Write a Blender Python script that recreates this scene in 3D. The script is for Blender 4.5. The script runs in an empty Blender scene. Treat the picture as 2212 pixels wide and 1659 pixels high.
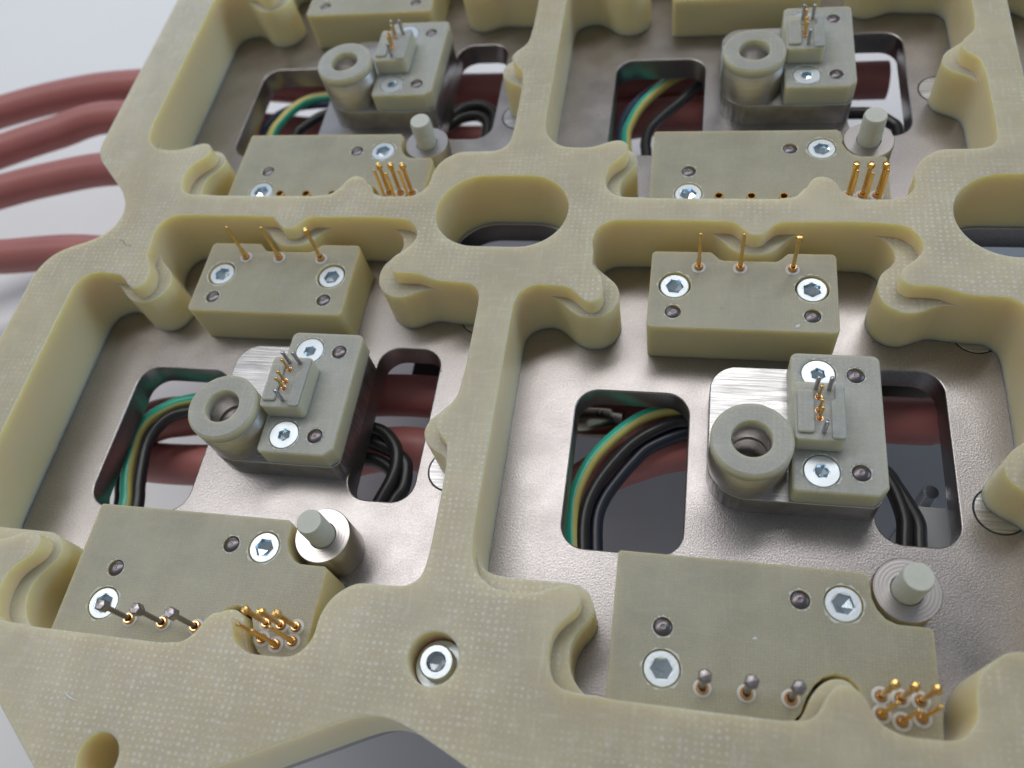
import bpy, bmesh, math, random
from mathutils import Vector, Matrix
from mathutils.geometry import tessellate_polygon, delaunay_2d_cdt

random.seed(7)
sc = bpy.context.scene
C = sc.collection
S = 0.1                                   # coordinates below are millimetres; 1 Blender unit = 1 cm
sc.unit_settings.system = 'METRIC'
sc.unit_settings.scale_length = 0.01

# ------------------------------------------------------------------ camera
cam = bpy.data.cameras.new('camera')
co = bpy.data.objects.new('camera', cam); C.objects.link(co)
co.location = (10.4524, -4.0719, 14.8752)
co.rotation_euler = (math.radians(30.45612), math.radians(8.59033), math.radians(8.38083))
cam.sensor_width = 36.0
cam.lens = 36.0 * 1807.35 / 2212.0
cam.clip_start = 0.1
cam.clip_end = 2000
cam.dof.use_dof = True
cam.dof.focus_distance = 15.6
cam.dof.aperture_fstop = 0.15
sc.camera = co

# ------------------------------------------------------------------ light
w = bpy.data.worlds.new('World'); sc.world = w; w.use_nodes = True
bg = w.node_tree.nodes['Background']
bg.inputs[0].default_value = (0.86, 0.92, 1.0, 1)
bg.inputs[1].default_value = 0.23

def area(name, loc, target, sx, sy, L, col, roll=0.0):
    l = bpy.data.lights.new(name, 'AREA'); l.shape = 'RECTANGLE'
    l.size = sx; l.size_y = sy; l.color = col
    l.energy = math.pi * sx * sy * L
    o = bpy.data.objects.new(name, l); C.objects.link(o)
    o.location = loc
    d = (Vector(target) - Vector(loc)).normalized()
    o.rotation_euler = (d.to_track_quat('-Z', 'Y').to_matrix().to_4x4() @ Matrix.Rotation(roll, 4, 'Z')).to_euler()
    return o

# a long ceiling fluorescent running over the bench from the back left to the back right
H_ = 140.0
a = Vector((-0.95 * H_, 0.06 * H_, H_)); b = Vector((0.42 * H_, 0.80 * H_, H_))
m = (a + b) / 2 + Vector((10, -4, 0))
tube = bpy.data.lights.new('ceiling_tube', 'AREA'); tube.shape = 'RECTANGLE'
tube.size = (b - a).length; tube.size_y = 26
tube.color = (1.0, 0.975, 0.955); tube.energy = math.pi * tube.size * tube.size_y * 8.0
to = bpy.data.objects.new('ceiling_tube', tube); C.objects.link(to)
to.location = m
to.rotation_euler = (0, 0, math.atan2((b - a).y, (b - a).x))
# daylight window far off to the right and behind
area('window_right', (260, 60, 95), (5, 5, 0), 120, 110, 3.6, (0.50, 0.72, 1.0))
area('window_back', (-150, 260, 120), (0, 10, 0), 200, 90, 2.4, (0.60, 0.77, 1.0))

vs = sc.view_settings
vs.view_transform = 'Standard'; vs.look = 'None'; vs.exposure = 0.0; vs.gamma = 1.0

# ------------------------------------------------------------------ materials
def mat(name):
    m = bpy.data.materials.new(name); m.use_nodes = True
    nt = m.node_tree
    return m, nt, nt.nodes['Principled BSDF']

def N(nt, t, **kw):
    n = nt.nodes.new(t)
    for k, v in kw.items():
        if k.startswith('i_'):
            n.inputs[k[2:].replace('_', ' ')].default_value = v
        else:
            setattr(n, k, v)
    return n

def math_(nt, op, x, y=None, clamp=False):
    n = nt.nodes.new('ShaderNodeMath'); n.operation = op; n.use_clamp = clamp
    for i, v in enumerate((x, y)):
        if v is None: continue
        if isinstance(v, (int, float)): n.inputs[i].default_value = v
        else: nt.links.new(v, n.inputs[i])
    return n.outputs[0]

def mixc(nt, f, c1, c2):
    n = nt.nodes.new('ShaderNodeMix'); n.data_type = 'RGBA'
    for s, v in ((n.inputs[0], f), (n.inputs[6], c1), (n.inputs[7], c2)):
        if isinstance(v, (int, float)): s.default_value = v
        elif isinstance(v, tuple): s.default_value = (*v, 1)
        else: nt.links.new(v, s)
    return n.outputs[2]

def mapr(nt, v, a0, a1, b0, b1):
    n = nt.nodes.new('ShaderNodeMapRange'); n.interpolation_type = 'SMOOTHSTEP'
    nt.links.new(v, n.inputs[0])
    for i, q in enumerate((a0, a1, b0, b1)): n.inputs[i + 1].default_value = q
    return n.outputs[0]

def noise(nt, vec, scale, detail=2.0, rough=0.5):
    n = nt.nodes.new('ShaderNodeTexNoise'); n.inputs['Scale'].default_value = scale
    n.inputs['Detail'].default_value = detail; n.inputs['Roughness'].default_value = rough
    nt.links.new(vec, n.inputs['Vector'])
    return n.outputs[0]

def glass_fibre(name, face, edge, dot, period, dots, rough=0.42, fine=0.25, sss=0.8, soft=0.0, deep=0.40):
    """woven glass laminate: pale machined faces with weave-crossing glints painted as a grid of lighter dots, yellower cut edges with ply lines"""
    m, nt, b = mat(name); L = nt.links
    tc = N(nt, 'ShaderNodeTexCoord'); vec = tc.outputs['Object']
    warp = N(nt, 'ShaderNodeTexNoise'); warp.inputs['Scale'].default_value = 1.3; L.new(vec, warp.inputs['Vector'])
    vm = N(nt, 'ShaderNodeVectorMath', operation='MULTIPLY_ADD')
    L.new(warp.outputs['Color'], vm.inputs[0]); vm.inputs[1].default_value = (0.07, 0.07, 0); L.new(vec, vm.inputs[2])
    sep = N(nt, 'ShaderNodeSeparateXYZ'); L.new(vm.outputs[0], sep.inputs[0])
    k = 10.0 / period
    gx = math_(nt, 'MULTIPLY', sep.outputs[0], k); gy = math_(nt, 'MULTIPLY', sep.outputs[1], k * 1.06)
    fx = math_(nt, 'SUBTRACT', math_(nt, 'FRACT', gx), 0.5); fy = math_(nt, 'SUBTRACT', math_(nt, 'FRACT', gy), 0.5)
    cx = N(nt, 'ShaderNodeCombineXYZ'); L.new(math_(nt, 'FLOOR', gx), cx.inputs[0]); L.new(math_(nt, 'FLOOR', gy), cx.inputs[1])
    wn = N(nt, 'ShaderNodeTexWhiteNoise', noise_dimensions='2D'); L.new(cx.outputs[0], wn.inputs['Vector'])
    sj = N(nt, 'ShaderNodeSeparateColor'); L.new(wn.outputs[1], sj.inputs[0])
    fx = math_(nt, 'ADD', fx, math_(nt, 'MULTIPLY', math_(nt, 'SUBTRACT', sj.outputs[0], 0.5), 0.30))
    fy = math_(nt, 'ADD', fy, math_(nt, 'MULTIPLY', math_(nt, 'SUBTRACT', sj.outputs[1], 0.5), 0.30))
    d = math_(nt, 'SQRT', math_(nt, 'ADD', math_(nt, 'MULTIPLY', fx, fx), math_(nt, 'MULTIPLY', fy, fy)))
    d = math_(nt, 'DIVIDE', d, math_(nt, 'MULTIPLY_ADD', sj.outputs[2], 0.7)); d.node.inputs[1].links[0].from_node.inputs[2].default_value = 0.6
    glint = mapr(nt, d, 0.34, 0.10, 0.0, 1.0)
    patch = mapr(nt, noise(nt, vec, 0.42, 3.0, 0.6), 0.40, 0.64, 0.06, 1.0)
    amount = math_(nt, 'MULTIPLY', math_(nt, 'MULTIPLY', glint, patch), math_(nt, 'MULTIPLY_ADD', wn.outputs[0], 1.1), True)
    amount = math_(nt, 'MULTIPLY', amount, dots)
    big = noise(nt, vec, 0.9, 4.0, 0.6)
    col = mixc(nt, mapr(nt, big, 0.3, 0.7, 0.0, 1.0), tuple(c * 0.90 for c in face), tuple(min(1, c * 1.08) for c in face))
    stain = mapr(nt, noise(nt, vec, 0.33, 5.0, 0.65), 0.50, 0.72, 0.0, 0.55)
    col = mixc(nt, stain, col, (face[0] * 0.93, face[1] * 0.86, face[2] * 0.76))
    for sx_, sy_ in ((3.0, 16.0), (16.0, 3.0)):          # loose warp and weft threads
        mp = N(nt, 'ShaderNodeMapping'); mp.inputs['Scale'].default_value = (sx_, sy_, 1.0); L.new(vec, mp.inputs['Vector'])
        col = mixc(nt, mapr(nt, noise(nt, mp.outputs[0], 0.6, 3.0, 0.6), 0.52, 0.74, 0.0, 0.20), col, dot)
    col = mixc(nt, amount, col, dot)  # glints of the weave crossings painted into the colour
    grain = noise(nt, vec, 38.0, 2.0, 0.6)
    col = mixc(nt, mapr(nt, grain, 0.35, 0.75, 0.0, fine), col, tuple(min(1, c * 1.25) for c in face))
    geo = N(nt, 'ShaderNodeNewGeometry')
    sn = N(nt, 'ShaderNodeSeparateXYZ'); L.new(geo.outputs['Normal'], sn.inputs[0])
    up = mapr(nt, math_(nt, 'ABSOLUTE', sn.outputs[2]), 0.25, 0.95, 0.0, 1.0)
    ply = N(nt, 'ShaderNodeTexWave', wave_type='BANDS', bands_direction='Z'); L.new(vec, ply.inputs['Vector'])
    ply.inputs['Scale'].default_value = 9.0; ply.inputs['Distortion'].default_value = 2.5; ply.inputs['Detail'].default_value = 2.0
    ply.inputs['Detail Scale'].default_value = 1.5
    ecol = mixc(nt, math_(nt, 'MULTIPLY', ply.outputs['Fac'], 0.5), tuple(c * 0.92 for c in edge), tuple(min(1, c * 1.06) for c in edge))
    L.new(mixc(nt, up, ecol, col), b.inputs['Base Color'])
    b.inputs['Roughness'].default_value = rough
    b.inputs['IOR'].default_value = 1.5
    b.inputs['Subsurface Weight'].default_value = sss
    b.inputs['Subsurface Radius'].default_value = (1.0, 0.8, 0.35)
    b.inputs['Subsurface Scale'].default_value = deep
    bp = N(nt, 'ShaderNodeBump'); bp.inputs['Strength'].default_value = 0.12; bp.inputs['Distance'].default_value = 0.02
    hsum = math_(nt, 'ADD', math_(nt, 'MULTIPLY', amount, 0.6), grain)
    L.new(hsum, bp.inputs['Height']); L.new(bp.outputs[0], b.inputs['Normal'])
    if soft:
        bv = N(nt, 'ShaderNodeBevel'); bv.samples = 4; bv.inputs['Radius'].default_value = soft
        L.new(bv.outputs[0], bp.inputs['Normal'])
    return m

def metal(name, col, rough, grain=0.0, gscale=30.0, speck=0.0, brushed=None, metallic=1.0, dirt=False):
    m, nt, b = mat(name); L = nt.links
    b.inputs['Base Color'].default_value = (*col, 1); b.inputs['Metallic'].default_value = metallic
    tc = N(nt, 'ShaderNodeTexCoord'); vec = tc.outputs['Object']
    big = noise(nt, vec, 1.1, 4.0, 0.6)
    L.new(mixc(nt, big, tuple(c * 0.90 for c in col), tuple(min(1, c * 1.07) for c in col)), b.inputs['Base Color'])
    L.new(mapr(nt, big, 0.2, 0.8, max(0.02, rough - 0.05), rough + 0.06), b.inputs['Roughness'])
    if grain:
        src = vec
        if brushed:
            mp = N(nt, 'ShaderNodeMapping'); mp.inputs['Scale'].default_value = brushed; L.new(vec, mp.inputs['Vector']); src = mp.outputs[0]
        g = noise(nt, src, gscale, 3.0, 0.55)
        bp = N(nt, 'ShaderNodeBump'); bp.inputs['Strength'].default_value = grain; bp.inputs['Distance'].default_value = 0.02
        L.new(g, bp.inputs['Height']); L.new(bp.outputs[0], b.inputs['Normal'])
        if speck:
            b0 = b.inputs['Base Color'].links[0].from_socket
            mm = N(nt, 'ShaderNodeMix', data_type='RGBA', blend_type='MULTIPLY'); mm.inputs[0].default_value = 1.0
            L.new(b0, mm.inputs[6]); L.new(mapr(nt, g, 0.32, 0.68, 1 - speck, 1 + speck), mm.inputs[7])
            L.new(mm.outputs[2], b.inputs['Base Color'])
    if dirt:                                             # sparse dark specks and faint smears
        b0 = b.inputs['Base Color'].links[0].from_socket
        vo = N(nt, 'ShaderNodeTexVoronoi'); vo.inputs['Scale'].default_value = 2.6; L.new(vec, vo.inputs['Vector'])
        sc_ = N(nt, 'ShaderNodeSeparateColor'); L.new(vo.outputs['Color'], sc_.inputs[0])
        dot_ = math_(nt, 'MULTIPLY', math_(nt, 'LESS_THAN', vo.outputs['Distance'], math_(nt, 'MULTIPLY', sc_.outputs[0], 0.055)), math_(nt, 'GREATER_THAN', sc_.outputs[1], 0.62))
        c1 = mixc(nt, dot_, b0, (0.06, 0.055, 0.05))
        sm = mapr(nt, noise(nt, vec, 0.5, 6.0, 0.7), 0.48, 0.78, 0.0, 0.25)
        L.new(mixc(nt, sm, c1, tuple(c * 0.72 for c in col)), b.inputs['Base Color'])
    return m

def plain(name, col, rough, var=0.1, vscale=2.0, sub=0.0, bump=0.0, bscale=20.0):
    m, nt, b = mat(name); L = nt.links
    tc = N(nt, 'ShaderNodeTexCoord'); vec = tc.outputs['Object']
    n = noise(nt, vec, vscale, 3.0, 0.6)
    L.new(mixc(nt, n, tuple(c * (1 - var) for c in col), tuple(min(1, c * (1 + var)) for c in col)), b.inputs['Base Color'])
    b.inputs['Roughness'].default_value = rough
    if sub:
        b.inputs['Subsurface Weight'].default_value = sub; b.inputs['Subsurface Radius'].default_value = (1, .9, .7); b.inputs['Subsurface Scale'].default_value = 0.15
    if bump:
        bp = N(nt, 'ShaderNodeBump'); bp.inputs['Strength'].default_value = bump; bp.inputs['Distance'].default_value = 0.02
        L.new(noise(nt, vec, bscale, 2.0), bp.inputs['Height']); L.new(bp.outputs[0], b.inputs['Normal'])
    return m

FRAME = glass_fibre('woven_glass_laminate', (0.52, 0.475, 0.345), (0.88, 0.79, 0.49), (0.76, 0.76, 0.73), 1.13, 0.44, rough=0.36, soft=0.035, sss=1.0, deep=0.62)
BLOCK = glass_fibre('milled_glass_laminate', (0.37, 0.353, 0.262), (0.70, 0.63, 0.36), (0.50, 0.49, 0.40), 0.55, 0.50, rough=0.38, fine=0.35)
PALE = glass_fibre('pale_glass_laminate', (0.39, 0.395, 0.355), (0.62, 0.61, 0.46), (0.62, 0.63, 0.61), 0.9, 0.30, rough=0.40, fine=0.6)
PLATE = metal('blasted_nickel_plate', (0.355, 0.335, 0.332), 0.34, grain=0.17, gscale=26.0, speck=0.10, dirt=True)
MILLED = metal('milled_aluminium', (0.46, 0.455, 0.46), 0.34, grain=0.25, gscale=7.0, brushed=(0.15, 5.0, 0.2), speck=0.30)
TURNED = metal('turned_steel', (0.60, 0.58, 0.57), 0.33, grain=0.2, gscale=12.0, brushed=(0.3, 0.3, 8.0), speck=0.12)
def faced():
    m, nt, b = mat('faced_steel_rings'); L = nt.links
    b.inputs['Metallic'].default_value = 1.0; b.inputs['Roughness'].default_value = 0.33
    tc = N(nt, 'ShaderNodeTexCoord')
    wv = N(nt, 'ShaderNodeTexWave', wave_type='RINGS', rings_direction='Z'); L.new(tc.outputs['Object'], wv.inputs['Vector'])
    wv.inputs['Scale'].default_value = 5.2; wv.inputs['Distortion'].default_value = 0.4; wv.inputs['Detail'].default_value = 2.0
    L.new(mixc(nt, wv.outputs['Fac'], (0.45, 0.425, 0.42), (0.50, 0.475, 0.47)), b.inputs['Base Color'])
    bp = N(nt, 'ShaderNodeBump'); bp.inputs['Strength'].default_value = 0.05; bp.inputs['Distance'].default_value = 0.01
    L.new(wv.outputs['Fac'], bp.inputs['Height']); L.new(bp.outputs[0], b.inputs['Normal'])
    return m
FACED = faced()
ZINC = metal('zinc_plated_steel', (0.60, 0.655, 0.70), 0.40, grain=0.12, gscale=16.0)
SOCKET = metal('bright_hex_socket', (0.66, 0.76, 0.82), 0.16)
DOWEL = metal('dark_dowel_steel', (0.17, 0.155, 0.165), 0.36)
GOLD = metal('gold_plating', (0.86, 0.56, 0.20), 0.20)
GOLDRIM = metal('gold_sleeve', (0.80, 0.45, 0.20), 0.24)
STEEL = metal('probe_steel', (0.30, 0.28, 0.29), 0.30)
RED = plain('red_silicone', (0.43, 0.155, 0.142), 0.46, 0.12, 1.0, bump=0.05, bscale=25)
BLACKW = plain('black_pvc', (0.016, 0.016, 0.018), 0.35, 0.2, 3.0, bump=0.05, bscale=18)
NAVY = plain('blue_black_pvc', (0.014, 0.018, 0.034), 0.35, 0.2, 3.0)
BLUEW = plain('dark_blue_pvc', (0.022, 0.040, 0.10), 0.35, 0.15)
GREENW = plain('green_pvc', (0.045, 0.50, 0.34), 0.30, 0.08)
YELLOWW = plain('yellow_pvc', (0.66, 0.60, 0.19), 0.30, 0.08)
DARK = plain('dark_bore', (0.010, 0.010, 0.011), 0.6, 0.1)
TABLE = plain('white_bench_top', (0.85, 0.85, 0.86), 0.45, 0.03, 0.3, bump=0.02, bscale=8)
NYLON = plain('milky_nylon', (0.55, 0.58, 0.58), 0.35, 0.05, sub=0.3)
PEG = plain('milky_peg', (0.60, 0.61, 0.54), 0.5, 0.10, 8.0, sub=0.5, bump=0.15, bscale=22)
NICKEL = metal('nickel_gland', (0.50, 0.46, 0.38), 0.25)
HAIRM = plain('brown_hair', (0.12, 0.09, 0.05), 0.5)
FIBRE = plain('white_fibre', (0.75, 0.75, 0.75), 0.6)

# ------------------------------------------------------------------ mesh helpers
def link(name, me, material, parent=None, loc=(0, 0, 0)):
    o = bpy.data.objects.new(name, me); C.objects.link(o)
    mats = material if isinstance(material, (list, tuple)) else [material]
    if not me.materials:
        for q in mats: me.materials.append(q)
    o.parent = parent
    o.location = Vector(loc) * S
    return o

def tag(o, label, cat=None, group=None, kind=None):
    if label: o['label'] = label
    if cat: o['category'] = cat
    if group: o['group'] = group
    if kind: o['kind'] = kind
    return o

def empty(name, loc):
    o = bpy.data.objects.new(name, None); C.objects.link(o)
    o.location = Vector(loc) * S; o.empty_display_size = 0.3
    return o

def chaikin(pts, n=2):
    """round a traced outline by corner cutting; long straight runs stay straight"""
    pts = [Vector(q) for q in pts]
    for _ in range(n):
        out = []
        for i in range(len(pts)):
            p, q = pts[i], pts[(i + 1) % len(pts)]
            L = (q - p).length
            t = min(0.25, 0.9 / L) if L > 1e-6 else 0.25
            out.append(p.lerp(q, t)); out.append(q.lerp(p, t))
        pts = out
    return pts

def fillet(spec, seg=6):
    """polygon [(x, y, r), ...] -> points with rounded corners"""
    out = []; n = len(spec)
    for i in range(n):
        p = Vector(spec[i][:2]); r = spec[i][2] if len(spec[i]) > 2 else 0
        if r <= 0: out.append(p); continue
        a = (Vector(spec[i - 1][:2]) - p).normalized(); b = (Vector(spec[(i + 1) % n][:2]) - p).normalized()
        ang = a.angle(b); t = r / math.tan(ang / 2)
        c = p + (a + b).normalized() * (r / math.sin(ang / 2))
        s = p + a * t - c; e = p + b * t - c
        a0 = math.atan2(s.y, s.x); a1 = math.atan2(e.y, e.x)
        dlt = (a1 - a0 + math.pi) % (2 * math.pi) - math.pi
        for k in range(seg + 1):
            q = a0 + dlt * k / seg
            out.append(c + Vector((math.cos(q), math.sin(q))) * r)
    return out

def circle(x, y, r, n=28, ph=0.0):
    return [Vector((x + r * math.cos(2 * math.pi * k / n + ph), y + r * math.sin(2 * math.pi * k / n + ph))) for k in range(n)]

def signed(l): return sum(l[i].x * l[(i + 1) % len(l)].y - l[(i + 1) % len(l)].x * l[i].y for i in range(len(l))) / 2

def clean(l):
    out = []
    for q in l:
        q = Vector((q[0], q[1]))
        if not out or (q - out[-1]).length > 0.02: out.append(q)
    if (out[0] - out[-1]).length < 0.02: out.pop()
    return out

def inset(l, d):
    """move a loop to its left by d (into the solid when solids lie on the left)"""
    n = len(l); out = []
    for i in range(n):
        e1 = (l[i] - l[i - 1]).normalized(); e2 = (l[(i + 1) % n] - l[i]).normalized()
        n1 = Vector((-e1.y, e1.x)); n2 = Vector((-e2.y, e2.x))
        v = n1 + n2
        v = n1 if v.length < 1e-6 else v.normalized()
        k = max(0.5, v.dot(n1))
        out.append(l[i] + v * (d / k))
    return out

def prism_into(bm, outer, holes, z0, z1, bev=0.0, bseg=3, bottom=True, bev_low=0.0, mi=0):
    outer = clean(outer); holes = [clean(h) for h in holes]
    if signed(outer) < 0: outer.reverse()
    for h in holes:
        if signed(h) > 0: h.reverse()
    loops = [outer] + holes
    prof = []                                        # (inset, z) from bottom to top
    if bev_low:
        for k in range(bseg): t = k / bseg * math.pi / 2; prof.append((bev_low * (1 - math.sin(t)), z0 + bev_low * (1 - math.cos(t))))
        prof.append((0, z0 + bev_low))
    else: prof.append((0, z0))
    if bev:
        prof.append((0, z1 - bev))
        for k in range(1, bseg + 1): t = k / bseg * math.pi / 2; prof.append((bev * (1 - math.cos(t)), z1 - bev * (1 - math.sin(t))))
    else: prof.append((0, z1))
    rings = []
    for (d, z) in prof:
        rings.append([[bm.verts.new((q.x * S, q.y * S, z * S)) for q in (inset(l, d) if d else l)] for l in loops])
    for lo, hi in zip(rings[:-1], rings[1:]):
        for A, B in zip(lo, hi):
            n = len(A)
            for i in range(n):
                f = bm.faces.new((A[i], A[(i + 1) % n], B[(i + 1) % n], B[i])); f.smooth = True; f.material_index = mi
    def cap(ring, flip):
        flat = [v for l in ring for v in l]
        for t in tessellate_polygon([[Vector((v.co.x, v.co.y, 0)) for v in l] for l in ring]):
            vs_ = [flat[i] for i in t]
            nz = (vs_[1].co - vs_[0].co).cross(vs_[2].co - vs_[0].co).z
            if abs(nz) < 1e-12: continue
            if (nz < 0) != flip: vs_.reverse()
            try: f = bm.faces.new(vs_); f.smooth = False; f.material_index = mi
            except ValueError: pass
    cap(rings[-1], False)
    if bottom: cap(rings[0], True)

def finish(bm, name, angle=38):
    lim = math.radians(angle)
    for e in bm.edges:
        if len(e.link_faces) != 2 or not all(f.smooth for f in e.link_faces) or e.calc_face_angle(0) > lim: e.smooth = False
    me = bpy.data.meshes.new(name); bm.to_mesh(me); bm.free()
    return me

def prism(name, outer, holes, z0, z1, material, parent=None, loc=(0, 0, 0), **kw):
    bm = bmesh.new(); prism_into(bm, outer, holes, z0, z1, **kw)
    return link(name, finish(bm, name), material, parent, loc)

def lathe_into(bm, prof, x=0, y=0, n=28, mi=0, closed_bottom=False, ph=0.0):
    """prof: [(r, z)] from bottom outside to the end; r == 0 closes"""
    rings = []
    for r, z in prof:
        if r <= 1e-6: rings.append([bm.verts.new((x * S, y * S, z * S))])
        else: rings.append([bm.verts.new(((x + r * math.cos(2 * math.pi * k / n + ph)) * S, (y + r * math.sin(2 * math.pi * k / n + ph)) * S, z * S)) for k in range(n)])
    for A, B in zip(rings[:-1], rings[1:]):
        for i in range(n):
            j = (i + 1) % n
            if len(A) == 1 and len(B) == 1: continue
            if len(A) == 1: f = bm.faces.new((A[0], B[j], B[i]))
            elif len(B) == 1: f = bm.faces.new((A[i], A[j], B[0]))
            else: f = bm.faces.new((A[i], A[j], B[j], B[i]))
            f.smooth = abs(prof[rings.index(A)][1] - prof[rings.index(B)][1]) > 1e-4 and n > 8; f.material_index = mi
    if closed_bottom and len(rings[0]) > 1:
        bm.faces.new(list(reversed(rings[0])))

def lathe(name, prof, material, parent=None, loc=(0, 0, 0), n=28, angle=38, **kw):
    bm = bmesh.new(); lathe_into(bm, prof, n=n, **kw)
    return link(name, finish(bm, name, angle), material, parent, loc)

def catmull(pts, sub=8):
    pts = [Vector(q) for q in pts]; out = []
    P = [pts[0] * 2 - pts[1]] + pts + [pts[-1] * 2 - pts[-2]]
    for i in range(1, len(P) - 2):
        for k in range(sub):
            t = k / sub
            out.append(0.5 * ((2 * P[i]) + (P[i + 1] - P[i - 1]) * t + (2 * P[i - 1] - 5 * P[i] + 4 * P[i + 1] - P[i + 2]) * t * t + (3 * P[i] - P[i - 1] - 3 * P[i + 1] + P[i + 2]) * t ** 3))
    out.append(pts[-1]); return out

def tube(name, pts, r, material, parent=None, n=16, sub=8, stripe=None, taper=None):
    """round wire along a smooth path; stripe=(from, to) gives a share of the girth the second material"""
    path = catmull(pts, sub); bm = bmesh.new(); rings = []
    up = Vector((0, 0, 1))
    for i, q in enumerate(path):
        t = (path[min(i + 1, len(path) - 1)] - path[max(i - 1, 0)]).normalized()
        side = t.cross(up)
        side = side.normalized() if side.length > 1e-4 else Vector((1, 0, 0))
        nn = side.cross(t).normalized()
        rr = r * (taper(i / (len(path) - 1)) if taper else 1)
        rings.append([bm.verts.new((q + (side * math.cos(2 * math.pi * k / n) + nn * math.sin(2 * math.pi * k / n)) * rr) * S) for k in range(n)])
    for A, B in zip(rings[:-1], rings[1:]):
        for i in range(n):
            f = bm.faces.new((A[i], B[i], B[(i + 1) % n], A[(i + 1) % n])); f.smooth = True
            if stripe and stripe[0] <= (i + 0.5) / n < stripe[1]: f.material_index = 1
    bm.faces.new(rings[0]); bm.faces.new(list(reversed(rings[-1])))
    bmesh.ops.recalc_face_normals(bm, faces=bm.faces)
    return link(name, finish(bm, name, 60), material, parent)

def box(name, x0, y0, z0, x1, y1, z1, material, parent=None, r=0.5, bev=0.2):
    return prism(name, fillet([(x0, y0, r), (x1, y0, r), (x1, y1, r), (x0, y1, r)]), [], z0, z1, material, parent, bev=bev)

# ------------------------------------------------------------------ the bench top
bm = bmesh.new()
for q in ((-90, -90), (120, -90), (120, 140), (-90, 140)): bm.verts.new((q[0], q[1], -7.5))
bm.faces.new(bm.verts)
tag(link('bench_top', finish(bm, 'bench_top'), TABLE), 'white bench top under the whole fixture', kind='structure')

# ------------------------------------------------------------------ outlines (mm, measured from each pocket's own origin)
PX, PY = 100.0, 99.23
CELLS = {'A': (0, 0), 'B': (PX, 0), 'C': (0, PY), 'D': (PX, PY)}

RIGHT_FRONT = [(63.8, 17), (63.9, 8), (63.9, 0.5), (63.5, -2.7), (62.5, -4.2), (61.2, -5.0), (59.5, -5.3), (53, -5.4), (51.5, -6), (49.7, -7.3),
               (48.4, -8.9), (47.6, -10.8), (47.3, -12.6), (47.3, -14.4), (46.9, -15.8), (46.2, -17), (45, -18.2), (43.2, -18.8), (38, -18.9)]
UP = [(-29.3, 40), (-29.3, 53.3), (-27.6, 56.4), (-25.5, 57.6), (-22, 57.8), (-19, 57.5), (-17, 56), (-15.5, 54.4), (-14, 53.8), (-12.8, 54.5), (-12.1, 56.2),
      (-12.2, 57.9), (-12.8, 60.1), (-14.4, 62.1), (-14.9, 63.5), (-15.0, 66.5), (-14.8, 69.5), (-13.8, 72.2), (-12, 73.9), (-8.5, 74.7),
      (12.3, 74.7), (13.8, 73.6), (15.2, 71.9), (16.7, 71.1), (18.3, 71.5), (19.4, 72.9), (20.7, 74.3), (22, 74.7),
      (39.6, 74.7), (43.7, 74.4), (45.9, 73.2), (47.3, 70.9), (47.6, 68.8), (46.8, 66.8), (45.5, 65.2), (44, 64), (43.2, 62.9), (43, 61.9), (43.3, 60.8), (44.3, 60.0),
      (45.6, 59.9), (49.2, 59.9), (51.4, 59.2), (53.3, 58.3), (56.5, 57.8), (60.6, 57.7), (62.5, 56.4), (63.6, 54.4), (63.7, 50),
      (63.7, 36), (63.6, 32.3), (62.9, 30.1), (61.5, 28.5), (60.5, 27.3), (60.0, 25.9), (60.4, 24.5), (61.6, 23.2), (63.2, 21.6), (63.7, 19)] + RIGHT_FRONT + \
     [(36.2, -18.7), (34.4, -18), (33.2, -16.8), (32.6, -15.2), (31.6, -13.7), (30.1, -13), (28.6, -13.1), (27.6, -14.2), (27, -15.6), (26.2, -17), (25, -18.2), (23.5, -18.8),
      (10, -18.9), (-9.5, -18.8), (-11.9, -18.3), (-13.4, -16.7), (-14.2, -14.5), (-14.3, -12), (-13.8, -9.6), (-12.2, -7.6), (-10.6, -6.2), (-10, -4.4), (-10.6, -3), (-11.9, -2.3),
      (-13.7, -2.6), (-15.5, -3.5), (-18, -4.5), (-21.2, -4.6), (-24.3, -4.2), (-25.9, -3.2), (-27.4, -2), (-28.7, 0.2), (-29.3, 3), (-29.3, 12)]
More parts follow.
